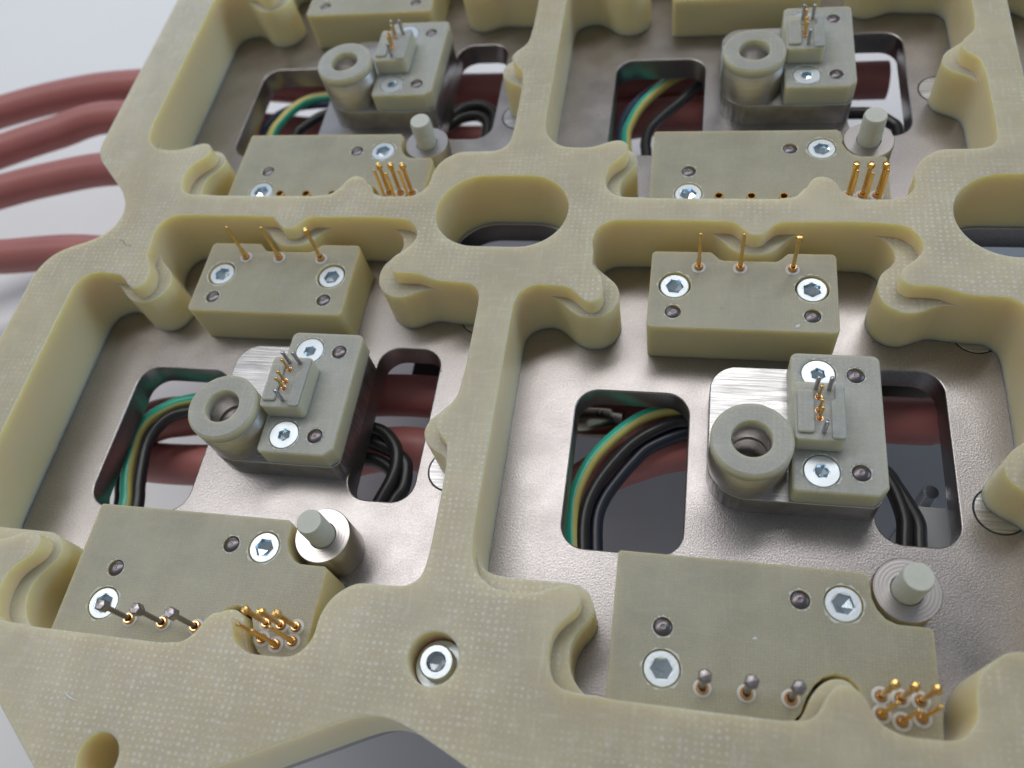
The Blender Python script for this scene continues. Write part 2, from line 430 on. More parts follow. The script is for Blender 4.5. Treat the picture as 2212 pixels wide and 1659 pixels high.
LOW = [(-29.3, 40), (-29.3, 53.3), (-28.4, 55.9), (-26.5, 57.3), (-24.3, 57.8), (-22.4, 57.6), (-20.4, 56.3), (-18.4, 54.2), (-16.4, 53.0), (-14.2, 52.7), (-12.2, 53.1), (-10.4, 54.4), (-9.3, 56.3),
       (-8.9, 58.6), (-9.8, 61.0), (-12.2, 63.2), (-14.3, 65.0), (-15.2, 67.6), (-15.2, 70.6), (-14.2, 73.0), (-12, 74.4), (-9.5, 74.7),
       (7.6, 74.7), (9.2, 74.2), (10.6, 72.8), (12.2, 70.9), (14.2, 69.7), (16.5, 69.3), (19, 69.5), (21, 70.6), (22.5, 72.2), (24, 74.1), (26, 74.7),
       (38.6, 74.7), (40.9, 74.2), (42.5, 72.7), (43.3, 70), (43.1, 68.3), (42.2, 66.8), (40.9, 65.7), (40, 64.3), (39.6, 62.4), (39.7, 60.4), (40.4, 58.6), (42, 57.1), (43.9, 56.3), (45.9, 56.3),
       (48.3, 57.4), (50.2, 58.3), (52, 58.4), (54.2, 58.0), (57, 57.8), (60.6, 57.7), (62.5, 56.6), (63.6, 54.4), (63.7, 50),
       (63.7, 37), (63.5, 34.5), (62.3, 32.2), (60.1, 30.3), (58.2, 28.7), (57.1, 26.8), (57, 24.8), (57.8, 23.1), (59.5, 21.8), (61.6, 20.8), (63.2, 19.3)] + RIGHT_FRONT + \
      [(36.4, -18.7), (34.6, -17.8), (33.3, -16), (32.6, -13.8), (31.7, -12.1), (30.3, -11.2), (28.3, -11.4), (26.6, -12.6), (25.4, -14.4), (24.6, -16.6), (23.2, -18.4), (21.5, -18.9),
       (10, -18.9), (-4.5, -18.9), (-7.7, -18.4), (-9.5, -16.9), (-10.8, -14.9), (-11.3, -12.7), (-11.2, -10.5), (-10.3, -8.5), (-8.8, -6.6), (-8.0, -4.9), (-8.3, -3.2), (-9.4, -1.7), (-10.8, -0.95),
       (-12.6, -0.8), (-24, -0.8), (-26.8, -0.2), (-28.6, 1.5), (-29.3, 4.2), (-29.3, 12)]
OUTER = [(-40.7, 205), (-40.7, 120), (-40.7, 97.2), (-40.2, 94.6), (-38.6, 91.6), (-31.9, 85.0), (-28.4, 81.6), (-26.2, 78.2), (-25.2, 74.6), (-25.9, 71.0), (-28.1, 67.9), (-31, 66.1), (-34.6, 64.6), (-37.9, 62.5),
         (-39.7, 59.7), (-40.6, 56.5), (-40.7, 50), (-40.7, 12), (-40.7, -1.6), (-39.4, -4.6), (-36.5, -6.9), (-4.2, -31.9), (6.5, -40.2), (11.5, -44), (15, -46), (19, -45.4), (22.5, -43.0), (42.7, -33.1),
         (54, -27.6), (57.2, -26.2), (59.9, -25.6), (62.2, -25.6), (64.6, -26.1), (68, -27.4), (76.1, -31.0), (95, -39.7), (102, -43), (108, -44), (282, -44), (282, 205)]

def at(pts, o): return [(x + o[0], y + o[1]) for x, y in pts]
def stadium(x0, x1, y0, y1):
    r = (y1 - y0) / 2 - 0.01
    return fillet([(x0, y0, r), (x1, y0, r), (x1, y1, r), (x0, y1, r)], seg=14)
SLOT1 = stadium(50.2, 79.0, 66.9, 86.9); SLOT2 = stadium(153.3, 184, 66.6, 87.4)
GEAR = circle(67.8, -16.1, 4.25, 40); EAR = fillet([(12.9, -33.6, 3.6), (12.9, -41.0, 3.6), (20.2, -41.0, 3.6), (20.2, -33.6, 3.6)], seg=8)
outer = chaikin(OUTER); 
ups = [chaikin(at(UP, o)) for o in list(CELLS.values()) + [(200, PY), (200, 0)]]
lows = [chaikin(at(LOW, o)) for o in list(CELLS.values()) + [(200, PY), (200, 0)]]

# ------------------------------------------------------------------ the aluminium plate under the frame
bm = bmesh.new()
WL = [(-16.65, 9.5, 4.6), (5.75, 9.5, 4.6), (5.75, 43.1, 4.6), (-16.65, 43.1, 4.6)]
WR = [(39.1, 15.4, 4.6), (53.15, 15.4, 4.6), (53.15, 51.0, 4.6), (39.1, 51.0, 4.6)]
win = []
for o in CELLS.values():
    for wdw in (WL, WR): win.append([Vector((q.x + o[0], q.y + o[1])) for q in fillet(wdw, 8)])
pl_out = inset([Vector(q) for q in (outer if signed(outer) > 0 else outer[::-1])], 0.8)
p_slot1 = inset(clean(SLOT1), 0.35); p_slot2 = inset(clean(SLOT2), 0.35)
prism_into(bm, pl_out, win + [p_slot1, p_slot2, circle(16.5, -37.3, 3.0)], -6.0, 0.0, bev=0.30, bseg=3)
plate = tag(link('base_plate', finish(bm, 'base_plate'), PLATE), 'blasted grey metal plate with rounded windows, lying under the fibreglass frame', 'plate')
for (x, y) in ((59.8, 23.0), (159.8, 23.1), (60.0, 60.1), (160.0, 60.1), (159.7, 99.23 + 30.2), (59.8, 99.23 + 23)):
    lathe('dowel_disc', [(4.25, -0.2), (4.25, 0.03), (4.15, 0.10), (0, 0.10)], MILLED, plate, (x, y, 0), n=36)
    lathe('disc_groove', [(4.55, 0.012), (4.25, 0.014)], DARK, plate, (x, y, 0), n=36)

# ------------------------------------------------------------------ the fibreglass frame
# one closed body: every plan triangle is air, lobe ledge (12 mm, where the board rebate is milled) or full height (16 mm)
def stepped_body(outer, air, rebate, z0, z_low, z_top):
    loops = [('o', clean(outer))] + [('a', clean(h)) for h in air] + [('r', clean(h)) for h in rebate]
    V, E, F = [], [], []
    for _, l in loops:
        if signed(l) < 0: l.reverse()
        b0 = len(V); V += l; F.append(list(range(b0, b0 + len(l))))
    vo, eo, fo, _, _, forig = delaunay_2d_cdt(V, E, F, 1, 1e-4)
    kind = [k for k, _ in loops]
    tri = []
    for f, org in zip(fo, forig):
        ks = {kind[q] for q in org}
        if 'o' not in ks or 'a' in ks: continue
        tri.append((f, z_low if 'r' in ks else z_top))
    bm = bmesh.new(); cache = {}
    def vert(i, z):
        if (i, z) not in cache: cache[(i, z)] = bm.verts.new((vo[i].x * S, vo[i].y * S, z * S))
        return cache[(i, z)]
    edges = {}
    for f, h in tri:
        a, b, c = f[:3]
        if (vo[b] - vo[a]).cross(vo[c] - vo[a]) < 0: f = [a, c, b]
        t = bm.faces.new([vert(i, h) for i in f]); t.smooth = False
        t = bm.faces.new([vert(i, z0) for i in reversed(f)]); t.smooth = False
        for k in range(3): edges[(f[k], f[(k + 1) % 3])] = h
    for (p, q), h in edges.items():
        g = edges.get((q, p))
        lo = z0 if g is None else g
        if h > lo:
            if lo == z0 and h == z_top:          # split tall walls at the ledge height so that they meet the ledges vertex to vertex
                for u, v in ((z0, z_low), (z_low, z_top)):
                    t = bm.faces.new((vert(p, u), vert(q, u), vert(q, v), vert(p, v))); t.smooth = True
            else:
                t = bm.faces.new((vert(p, lo), vert(q, lo), vert(q, h), vert(p, h))); t.smooth = True
    return bm
reb = [inset(clean(u if signed(u) > 0 else u[::-1]), 0.16) for u in ups]
frame = link('fibreglass_frame', finish(stepped_body(outer, lows + [SLOT1, SLOT2, GEAR, EAR], reb, 0.03, 12.0, 16.0), 'fibreglass_frame', 34), FRAME)
tag(frame, 'pale yellow-green fibreglass frame with four lobed pockets and two long slots', 'frame')

# cap screw sunk in the frame's front spar
bm = bmesh.new()
lathe_into(bm, [(2.85, 11.2), (2.85, 13.7), (2.6, 14.0), (1.62, 14.0)], n=36)
hexa = circle(0, 0, 1.62, 6)
lathe_into(bm, [(1.62, 14.0), (1.5, 13.7), (1.5, 12.2), (0, 11.7)], n=6)
cs = tag(link('cap_screw', finish(bm, 'cap_screw', 30), ZINC, None, (67.9, -16.2, 0)), 'bright socket head cap screw sunk in the front spar of the frame', 'screw')
lathe('washer', [(4.15, 10.5), (4.15, 11.0), (4.0, 11.15), (2.0, 11.15)], ZINC, cs, (0, 0, 0), n=40)

# ------------------------------------------------------------------ shared part meshes
def me_lathe(name, parts, n=28, angle=30):
    """parts: list of (profile, n, material index)"""
    bm = bmesh.new()
    for prof, nn, mi in parts: lathe_into(bm, prof, n=nn, mi=mi)
    return finish(bm, name, angle)

def screw_mesh(r, hexr):
    me = me_lathe('countersunk_screw', [
        ([(r * 0.80, -2.2), (r, -0.55), (r, -0.15), (r - 0.22, 0.0), (hexr + 0.03, 0.0)], 36, 0),
        ([(hexr + 0.03, 0.0), (hexr, -0.03)], 36, 1)])
    bm = bmesh.new(); bm.from_mesh(me)
    # hexagonal socket whose mouth meets the round rim
    n = 36; mouth = []; 
    def hexpt(k, rr):
        a = 2 * math.pi * k / n; c = ((a + math.pi / 6) % (math.pi / 3)) - math.pi / 6
        return rr * math.cos(math.pi / 6) / math.cos(c)
    R1_ = [bm.verts.new((hexr * math.cos(2 * math.pi * k / n) * S, hexr * math.sin(2 * math.pi * k / n) * S, -0.03 * S)) for k in range(n)]
    R2_ = [bm.verts.new((hexpt(k, hexr) * math.cos(2 * math.pi * k / n) * S, hexpt(k, hexr) * math.sin(2 * math.pi * k / n) * S, -0.04 * S)) for k in range(n)]
    R3_ = [bm.verts.new((hexpt(k, hexr * .97) * math.cos(2 * math.pi * k / n) * S, hexpt(k, hexr * .97) * math.sin(2 * math.pi * k / n) * S, -1.1 * S)) for k in range(n)]
    cc = bm.verts.new((0, 0, -1.75 * S))
    for i in range(n):
        j = (i + 1) % n
        for f in (bm.faces.new((R1_[i], R1_[j], R2_[j], R2_[i])), bm.faces.new((R2_[i], R2_[j], R3_[j], R3_[i])), bm.faces.new((R3_[i], R3_[j], cc))):
            f.material_index = 1; f.smooth = False
        bm.faces.ensure_lookup_table(); bm.faces[len(bm.faces) - 3].material_index = 0
    bm.to_mesh(me); bm.free()
    me.materials.append(ZINC); me.materials.append(SOCKET)
    return me

SCREW = screw_mesh(2.93, 1.80)
SCREW_S = screw_mesh(3.08, 1.36)
DOWELM = me_lathe('dowel_pin', [([(1.59, -3), (1.59, -0.30), (1.52, -0.14), (1.3, 0.04), (0.95, 0.19), (0.5, 0.28), (0.28, 0.29), (0.2, 0.24), (0, 0.24)], 28, 0)], angle=60); DOWELM.materials.append(DOWEL)
SLEEVE = me_lathe('pin_sleeve', [([(0.98, -0.5), (0.98, 0.45), (0.86, 0.62), (0.66, 0.62), (0.62, 0.5), (0.62, -0.4), (0, -0.42)], 20, 0)]); SLEEVE.materials.append(GOLDRIM)
SLEEVE_S = me_lathe('pin_sleeve', [([(0.76, -0.5), (0.76, 0.55), (0.68, 0.68), (0.52, 0.68), (0.50, 0.5), (0.50, -0.3), (0, -0.32)], 20, 0)]); SLEEVE_S.materials.append(GOLDRIM)
HALO = me_lathe('bonding_ring', [([(1.42, 0.004), (1.15, 0.05), (0.9, 0.06)], 20, 0)]); HALO.materials.append(plain('epoxy_ring', (0.58, 0.57, 0.52), 0.35, 0.2, 12.0))
EMPTYS = me_lathe('pin_sleeve', [([(0.98, -0.3), (0.98, 1.95), (0.9, 2.05), (0.70, 2.05), (0.66, 1.95), (0.66, 0.9)], 20, 0), ([(0.66, 0.9), (0, 0.89)], 20, 1)]); EMPTYS.materials.append(GOLD); EMPTYS.materials.append(DARK)

def probe(name, h, rs, rh, hl, material, faces=6, r2=None, zs=2.6):
    """spring probe standing h mm high: shaft and (optional) faceted head"""
    parts = []
    if r2: parts.append(([(rs, 0), (rs, zs), (r2, zs + 0.25), (r2, h - hl)], 14, 0))
    else: parts.append(([(rs, 0), (rs, h - hl)], 14, 0))
    rt = r2 or rs
    if rh: parts.append(([(rt, h - hl), (rh, h - hl + 0.35), (rh, h - 0.25), (rh * 0.78, h), (0, h + 0.08)], faces, 0))
    else: parts.append(([(rt, h - hl), (rt * 1.12, h - hl + 0.1), (rt * 1.12, h - 0.25), (rt * 0.7, h - 0.04), (0, h)], 14, 0))
    me = me_lathe(name, parts, angle=35); me.materials.append(material); return me
P_PIN = probe('probe_pin', 9.4, 0.45, 1.08, 2.0, STEEL, 6)
G_BIG = probe('probe_pin', 9.2, 0.44, 0.74, 1.5, GOLD, 6)
G_THIN = probe('probe_pin', 10.0, 0.50, None, 0.6, GOLD, r2=0.33, zs=1.6)
Q_THIN = probe('probe_pin', 10.5, 0.48, None, 0.6, GOLD, r2=0.34, zs=2.6)
Q_HEAD = probe('probe_pin', 10.0, 0.40, 0.70, 1.5, GOLD, 6)
NEEDLE = probe('needle', 4.0, 0.40, None, 0.4, metal('needle_steel', (0.50, 0.50, 0.52), 0.25))
TINY = probe('probe_pin', 4.0, 0.28, 0.40, 0.7, GOLD, 12)
CUP = me_lathe('pin_hole_lining', [([(0.62, 0.02), (0.40, 0.03), (0.36, -0.2), (0, -0.2)], 14, 0)]); CUP.materials.append(GOLDRIM)

CHIP = plain('chipped_resin', (0.60, 0.60, 0.54), 0.55, 0.15, 10.0)
def chip_ring(r, spread, n=44):
    bm = bmesh.new(); A = []; B = []
    for k in range(n):
        a = 2 * math.pi * k / n
        q = r + 0.05 + spread * max(0.0, random.random() ** 2.2 - 0.05)
        A.append(bm.verts.new((r * math.cos(a) * S, r * math.sin(a) * S, 0.012 * S))); B.append(bm.verts.new((q * math.cos(a) * S, q * math.sin(a) * S, 0.006 * S)))
    for i in range(n): bm.faces.new((A[i], B[i], B[(i + 1) % n], A[(i + 1) % n]))
    me = finish(bm, 'chipped_rim'); me.materials.append(CHIP); return me
CHIPS = {r: [chip_ring(r, 0.42) for _ in range(3)] for r in (1.6, 3.05, 3.15, 3.25)}

def put(name, me, parent, x, y, z, rz=0.0):
    o = bpy.data.objects.new(name, me); C.objects.link(o); o.parent = parent
    o.location = Vector((x, y, z)) * S; o.rotation_euler.z = rz
    return o

# ------------------------------------------------------------------ the module's things
zF, zR, zM = 10.4, 10.8, 10.9
FB = fillet([(-5, 6.3, 0.4), (34.4, 6.3, 1.2), (36.0, 3.0, 0.6)], 3) + [Vector(q) for q in ((35.2, 4.4), (35.4, 2.4), (36.2, 0.4), (37.4, -1.0), (38.6, -1.6), (43.2, -1.65))] + \
     [Vector(q) for q in ((43.85, -1.8), (44.0, -2.3), (44.0, -18.3), (36.8, -18.3), (35.5, -17.5), (34.0, -15.8), (33.3, -13.3), (32.4, -11.5), (31.2, -10.5), (29.3, -10.2), (27.6, -10.8), (26.2, -12.2), (25.0, -14.2), (24.2, -16.5), (22.6, -18.3), (-5, -18.3))]
FB = [Vector(q) for q in ((-5, -18.3), (22.6, -18.3), (24.2, -16.5), (25.0, -14.2), (26.2, -12.2), (27.6, -10.8), (29.3, -10.2), (31.2, -10.5), (32.4, -11.5), (33.3, -13.3), (34.0, -15.8), (35.5, -17.5), (36.8, -18.3),
                          (44, -18.3), (44, -2.2), (43.5, -1.65), (38.8, -1.65), (37.2, -1.0), (36.0, 0.4), (35.3, 2.2), (35.2, 4.6), (35.1, 5.6), (34.3, 6.3), (-4.6, 6.3), (-5, 5.9))]
RB = fillet([(-3.3, 51.9, 1.0), (32.7, 51.9, 1.0), (32.7, 70.7, 1.0), (23.6, 70.7, 1.2), (21.6, 68.6, 1.6), (10.6, 68.6, 1.6), (8.6, 70.7, 1.2), (-3.3, 70.7, 1.0)], 5)
MB_ = fillet([(23.6, 19.4, 0.9), (37.4, 19.4, 0.5), (39.2, 21.0, 0.5), (39.2, 47.2, 1.3), (23.6, 47.2, 1.3)], 5)
CELLN = {'A': 'front left pocket', 'B': 'front right pocket', 'C': 'rear left pocket', 'D': 'rear right pocket'}

def screw_in(parent, x, y, z, me=None, rz=0.0, name='screw'):
    return put(name, me or SCREW, parent, x, y, z, rz)

def front_block(c, o):
    holes = [circle(3.3, -12.4, 3.05, 32), circle(31.0, 0.75, 3.05, 32), circle(3.15, -5.85, 1.6, 24), circle(24.45, 0.75, 1.6, 24)]
    t = prism('contact_block', FB, holes, 0.03, zF, BLOCK, None, (*o, 0), bev=0.14, bseg=2)
    screw_in(t, 3.3, -12.4, zF - 0.12, rz=random.uniform(0, 1)); screw_in(t, 31.0, 0.75, zF - 0.12, rz=random.uniform(0, 1))
    put('dowel_pin', DOWELM, t, 3.15, -5.85, zF - 0.16); put('dowel_pin', DOWELM, t, 24.45, 0.75, zF - 0.16)
    for x in (9.65, 16.25, 22.75):
        if c in 'AB':
            put('bonding_ring', HALO, t, x, -14.6, zF); put('pin_sleeve', SLEEVE, t, x, -14.6, zF); put('probe_pin', P_PIN, t, x, -14.6, zF, random.uniform(0, 1))
        else: put('pin_sleeve', EMPTYS, t, x, -14.75, zF)
    for x in (35.7, 38.45, 41.25):
        put('bonding_ring', HALO, t, x, -12.65, zF); put('pin_sleeve', SLEEVE_S, t, x, -12.65, zF); put('probe_pin', G_BIG, t, x, -12.65, zF, random.uniform(0, 1))
    for x, y in ((35.65, -15.25), (38.4, -15.95), (41.25, -15.1)):
        put('bonding_ring', HALO, t, x, y, zF); put('pin_sleeve', SLEEVE_S, t, x, y, zF); put('probe_pin', G_THIN, t, x, y, zF)
    for (x, y, r) in ((3.3, -12.4, 3.05), (31.0, 0.75, 3.05), (3.15, -5.85, 1.6), (24.45, 0.75, 1.6)): put('chipped_rim', random.choice(CHIPS[r]), t, x, y, zF, random.uniform(0, 6))
    lab = {'A': 'long grey-green contact block with three grey-headed probes, beside the turned post at front left', 'B': 'long grey-green contact block with three grey-headed probes, nearest to the camera on the right',
           'C': 'long grey-green contact block with empty gold sleeves in the rear left pocket', 'D': 'long grey-green contact block with empty gold sleeves in the rear right pocket'}[c]
    return tag(t, lab, 'contact block', 'long contact blocks')

def rear_block(c, o):
    holes = [circle(1.65, 62.1, 3.25, 32), circle(27.95, 62.1, 3.25, 32), circle(1.6, 55.7, 1.6, 24), circle(27.85, 55.7, 1.6, 24)]
    t = prism('pin_block', RB, holes, 0.03, zR, BLOCK, None, (*o, 0), bev=0.16, bseg=2)
    for x in (1.65, 27.95): screw_in(t, x, 62.1, zR - 0.3, rz=random.uniform(0, 1))
    for x in (1.6, 27.85): put('dowel_pin', DOWELM, t, x, 55.7, zR - 0.16)
    for x, me in ((6.2, Q_THIN), (14.3, Q_THIN), (24.35, Q_HEAD)):
        put('bonding_ring', HALO, t, x, 66.75, zR); put('pin_sleeve', SLEEVE_S, t, x, 66.75, zR + 0.25); put('probe_pin', me, t, x, 66.75, zR)
    for (x, y, r) in ((1.65, 62.1, 3.25), (27.95, 62.1, 3.25), (1.6, 55.7, 1.6), (27.85, 55.7, 1.6)): put('chipped_rim', random.choice(CHIPS[r]), t, x, y, zR, random.uniform(0, 6))
    lab = {'A': 'notched fibreglass pin block with three gold pins in the front left pocket', 'B': 'notched grey pin block with three gold pins in the front right pocket',
           'C': 'pin block cut off by the top picture edge, rear left pocket', 'D': 'pin block cut off by the top picture edge, rear right pocket'}[c]
    return tag(t, lab, 'pin block', 'notched pin blocks')

def carrier(c, o):
    t = empty('carrier', (*o, 0))
    BX, BY = 16.4, 26.3
    base = fillet([(9.4, 19.2, 6.9), (39.2, 19.2, 2.2), (39.2, 46.7, 2.0), (9.4, 46.7, 5.2)], 8)
    prism('base', base, [circle(BX, BY, 3.4, 28)], 0.03, 5.8, MILLED, t, bev=0.18, bseg=2)
    lathe('boss', [(7.0, 5.7), (7.0, 13.4), (6.85, 13.55), (3.5, 13.55), (3.4, 13.2), (3.4, 10.4), (3.15, 10.3), (3.15, 9.6), (3.4, 9.5), (3.4, 8.4), (3.15, 8.3), (3.15, 1.0)], TURNED, t, (BX, BY, 0), n=56)
    lathe('insulating_ring', [(6.95, 13.56), (7.05, 13.66), (7.05, 15.45), (6.85, 15.8), (6.6, 15.9), (3.62, 15.9), (3.5, 15.75), (3.45, 13.56)], PALE, t, (BX, BY, 0), n=64)
    holes = [circle(28.4, 23.35, 3.15, 32), circle(28.4, 42.75, 3.15, 32), circle(34.85, 23.5, 1.6, 24), circle(34.9, 42.8, 1.6, 24)]
    blk = prism('insulator', MB_, holes, 5.83, zM, PALE, t, bev=0.30, bseg=3)
    for y in (23.35, 42.75): screw_in(t, 28.4, y, zM - 0.02, SCREW_S, random.uniform(0, 1))
    for x, y in ((34.85, 23.5), (34.9, 42.8)): put('dowel_pin', DOWELM, t, x, y, zM - 0.02)
    for (x, y, r) in ((28.4, 23.35, 3.15), (28.4, 42.75, 3.15), (34.85, 23.5, 1.6), (34.9, 42.8, 1.6)): put('chipped_rim', random.choice(CHIPS[r]), t, x, y, zM, random.uniform(0, 6))
    tower = prism('pin_tower', fillet([(23.62, 27.2, 0.8), (32.0, 27.2, 0.9), (32.0, 38.6, 0.9), (23.62, 38.6, 0.8)], 5), [], zM - 0.4, 15.1, PALE, t, bev=0.15, bseg=2)
    prism('ledge', fillet([(24.0, 28.4, 0.4), (26.7, 28.4, 0.5), (26.7, 36.6, 0.5), (24.0, 36.6, 0.4)], 4), [], 15.0, 15.75, PALE, tower, bev=0.12, bseg=2)
    prism('ledge', fillet([(29.6, 27.5, 0.4), (31.8, 27.5, 0.6), (31.8, 38.3, 0.6), (30.3, 38.3, 0.3), (30.3, 35.2, 0.4), (29.6, 34.4, 0.4)], 4), [], 15.0, 15.55, PALE, tower, bev=0.12, bseg=2)
    for x, y in ((27.2, 37.3), (29.4, 37.3), (28.25, 28.75)): put('needle', NEEDLE, t, x, y, 15.0)
    for x, y in ((27.62, 35.6), (27.55, 32.9), (27.65, 31.4)):
        put('pin_hole_lining', CUP, t, x, y, 15.1); put('probe_pin', TINY, t, x, y, 15.0)
    lab = {'A': 'steel carrier with ringed boss and pale pin tower between the front left windows', 'B': 'steel carrier with ringed boss and pale pin tower between the front right windows',
           'C': 'steel carrier with ringed boss and pale pin tower in the rear left pocket', 'D': 'steel carrier with ringed boss and pale pin tower in the rear right pocket'}[c]
    return tag(t, lab, 'carrier', 'carriers with ringed bosses')

def post(c, o):
    t = empty('guide_post', (o[0] + 41.0, o[1] + 4.4, 0))
    lathe('collar', [(5.25, 0.03), (5.25, 9.05), (5.12, 9.2), (2.62, 9.2), (2.5, 9.05), (2.5, 7.0)], [FACED], t, (0, 0, 0), n=56)
    lathe('pin', [(2.42, 4.0), (2.42, 15.6), (2.2, 16.3), (0, 16.3)], PEG, t, (0, 0, 0), n=36)
    lab = {'A': 'turned metal collar with a pale peg, front left pocket', 'B': 'turned metal collar with a pale peg, front right pocket',
           'C': 'turned metal collar with a pale peg, rear left pocket', 'D': 'turned metal collar with a pale peg, rear right pocket'}[c]
    return tag(t, lab, 'guide post', 'guide posts')

for c, o in CELLS.items():
    front_block(c, o); rear_block(c, o); carrier(c, o); post(c, o)

# ------------------------------------------------------------------ cables under the plate
def cable(pts, label): return tag(tube('power_cable', pts, 5.0, RED, n=24), label, 'cable', 'red cables')
cable([(-170, 118, -17), (-146, 134, -17), (-121.6, 146.2, -17), (-99, 154.2, -17), (-77.1, 157.7, -17), (-40, 157.5, -17), (0, 153.5, -17), (41.6, 151.8, -17), (100, 152.2, -17), (153.5, 152.9, -17)], 'red cable leaving farthest back on the left, highest in the picture')
cable([(-165, 100, -17), (-138, 114, -17), (-112.4, 128.3, -17), (-95.8, 136.3, -17), (-77.2, 143.4, -17), (-40, 146, -24), (0, 142, -25), (50, 139, -25), (87.2, 141, -19), (105.4, 143.2, -19), (140, 142, -21)], 'red cable leaving on the left, second from the back')
cable([(-155, 88, -17), (-128, 100, -17), (-103.7, 111.3, -17), (-86.8, 117.1, -17), (-69.1, 120.9, -17), (-40, 121, -17), (0, 114, -22), (40, 108, -24)], 'red cable leaving on the left, third from the back')
cable([(-150, 82, -17), (-115, 85.5, -17), (-90.9, 86.5, -17), (-63, 88.9, -17), (-30, 84, -17), (0, 76, -22), (40, 74, -24)], 'red cable leaving on the left, nearest to the camera')
cable([(-46, 28, -26), (-22.8, 36.7, -17), (-11.1, 40, -17), (20, 46, -17), (43.1, 48.6, -17), (80, 50, -24), (120, 49.2, -18), (151.5, 49.2, -17), (155.0, 49.4, -17)], 'red cable running behind both front pockets and ending in the front right window')
cable([(-44, 32, -28), (-13.1, 28.8, -22), (20, 31, -20), (46.3, 34.9, -17), (75, 29, -24), (91.8, 34.6, -17), (105.2, 39.6, -17), (125, 43, -24)], 'red cable crossing low under the front carriers')

def wire(name, pts, r, m, label, cat='wire', group=None, **kw): return tag(tube(name, pts, r, m, n=14, **kw), label, cat, group)
Z = -8.6
def zz(pts, z=Z): return [(x, y, z) for x, y in pts]
gy = dict(stripe=(0.46, 0.86))
wire('earth_wire', zz([(112, 44.5)]) + zz([(102.7, 44.2), (99.2, 43.4), (95.7, 41.6), (92.3, 38.6), (89.0, 34.8), (86.5, 30.9), (84.8, 26.4), (84.0, 22.5), (84.0, 18.8), (84.7, 12.8), (87, 2)]), 1.40, [GREENW, YELLOWW], 'green and yellow wire bending through the front right window', group='earth wires', stripe=(0.30, 0.75))
wire('black_wire', zz([(113, 41.8), (105, 41.6), (101.7, 40.6), (97.1, 37.8), (93.8, 34.7), (90.6, 30.2), (88.4, 26.2), (86.9, 22), (86.4, 17.8), (86.8, 12.5), (88.5, 2)]), 1.38, BLACKW, 'black wire next to the green and yellow one in the front right window')
wire('black_wire', zz([(116, 42.2), (105.8, 39.9), (98.4, 36.1), (95.1, 32.4), (92, 27.7), (89.8, 23.5), (88.8, 19.2), (89.3, 12.5), (91, 2)], -10.2), 1.38, NAVY, 'blue-black wire on the inner side of the bundle in the front right window')
wire('earth_wire', zz([(2, 42), (-9.1, 39.4), (-13.4, 37.3), (-16.8, 34.3), (-18.3, 30.6), (-18.1, 26.4), (-17.1, 21), (-15.7, 16.9), (-14.3, 13.1), (-12, 2)]), 1.40, [GREENW, YELLOWW], 'green and yellow wire bending through the front left window', group='earth wires', stripe=(0.36, 0.76))
wire('black_wire', zz([(2, 38.5), (-8.6, 36.4), (-12.3, 34.3), (-14.2, 30.9), (-14.7, 26.7), (-13.7, 21.3), (-12.6, 17.1), (-11.3, 13.1), (-9, 2)]), 1.38, BLACKW, 'black wire right of the green and yellow one in the front left window')
wire('black_wire', zz([(-16, 36), (-18.7, 26.4), (-19.1, 22.3), (-18.5, 18), (-16.9, 13.2), (-15, 2)], -10.4), 1.38, BLACKW, 'black wire left of the green and yellow one in the front left window')
wire('blue_wire', zz([(104, 150), (97.6, 146.7), (91.8, 141.5), (87.5, 136.3), (85.2, 130.2), (84.8, 123.9), (86, 112)], -9.2), 1.05, BLUEW, 'dark blue wire left of the earth wire in the rear right window')
wire('earth_wire', zz([(106, 150), (98.6, 146.2), (93.9, 141.4), (89.7, 135.3), (87.4, 129.3), (86.5, 123.5), (88, 112)]), 1.40, [GREENW, YELLOWW], 'green and yellow wire bending through the rear right window', group='earth wires', stripe=(0.26, 0.70))
wire('black_wire', zz([(112, 147), (104.5, 142.5), (99.6, 136.4), (94.9, 130.5), (92.4, 126.3), (91.7, 121.3), (92.1, 118.1), (93, 108)]), 1.40, BLACKW, 'single black wire looping down in the rear right window')
wire('earth_wire', zz([(8, 141), (-1.1, 141), (-6.9, 139.5), (-10.5, 135.7), (-12.7, 131), (-13.9, 126.4), (-14, 112)]), 1.40, [GREENW, YELLOWW], 'yellow and green wire bending through the rear left window', group='earth wires', stripe=(0.02, 0.36))
wire('blue_wire', zz([(2, 140), (-8.6, 139), (-13.5, 137.2), (-17.1, 133.5), (-18.1, 129.7), (-17.8, 126.5), (-17, 112)], -10.2), 1.1, BLUEW, 'dark blue wire left of the earth wire in the rear left window')
wire('black_wire', zz([(8, 138), (-0.1, 134.6), (-3.6, 131.8), (-6.3, 128.6), (-7.1, 126.3), (-8, 112)], -9.4), 1.40, BLACKW, 'black wire on the right in the rear left window')
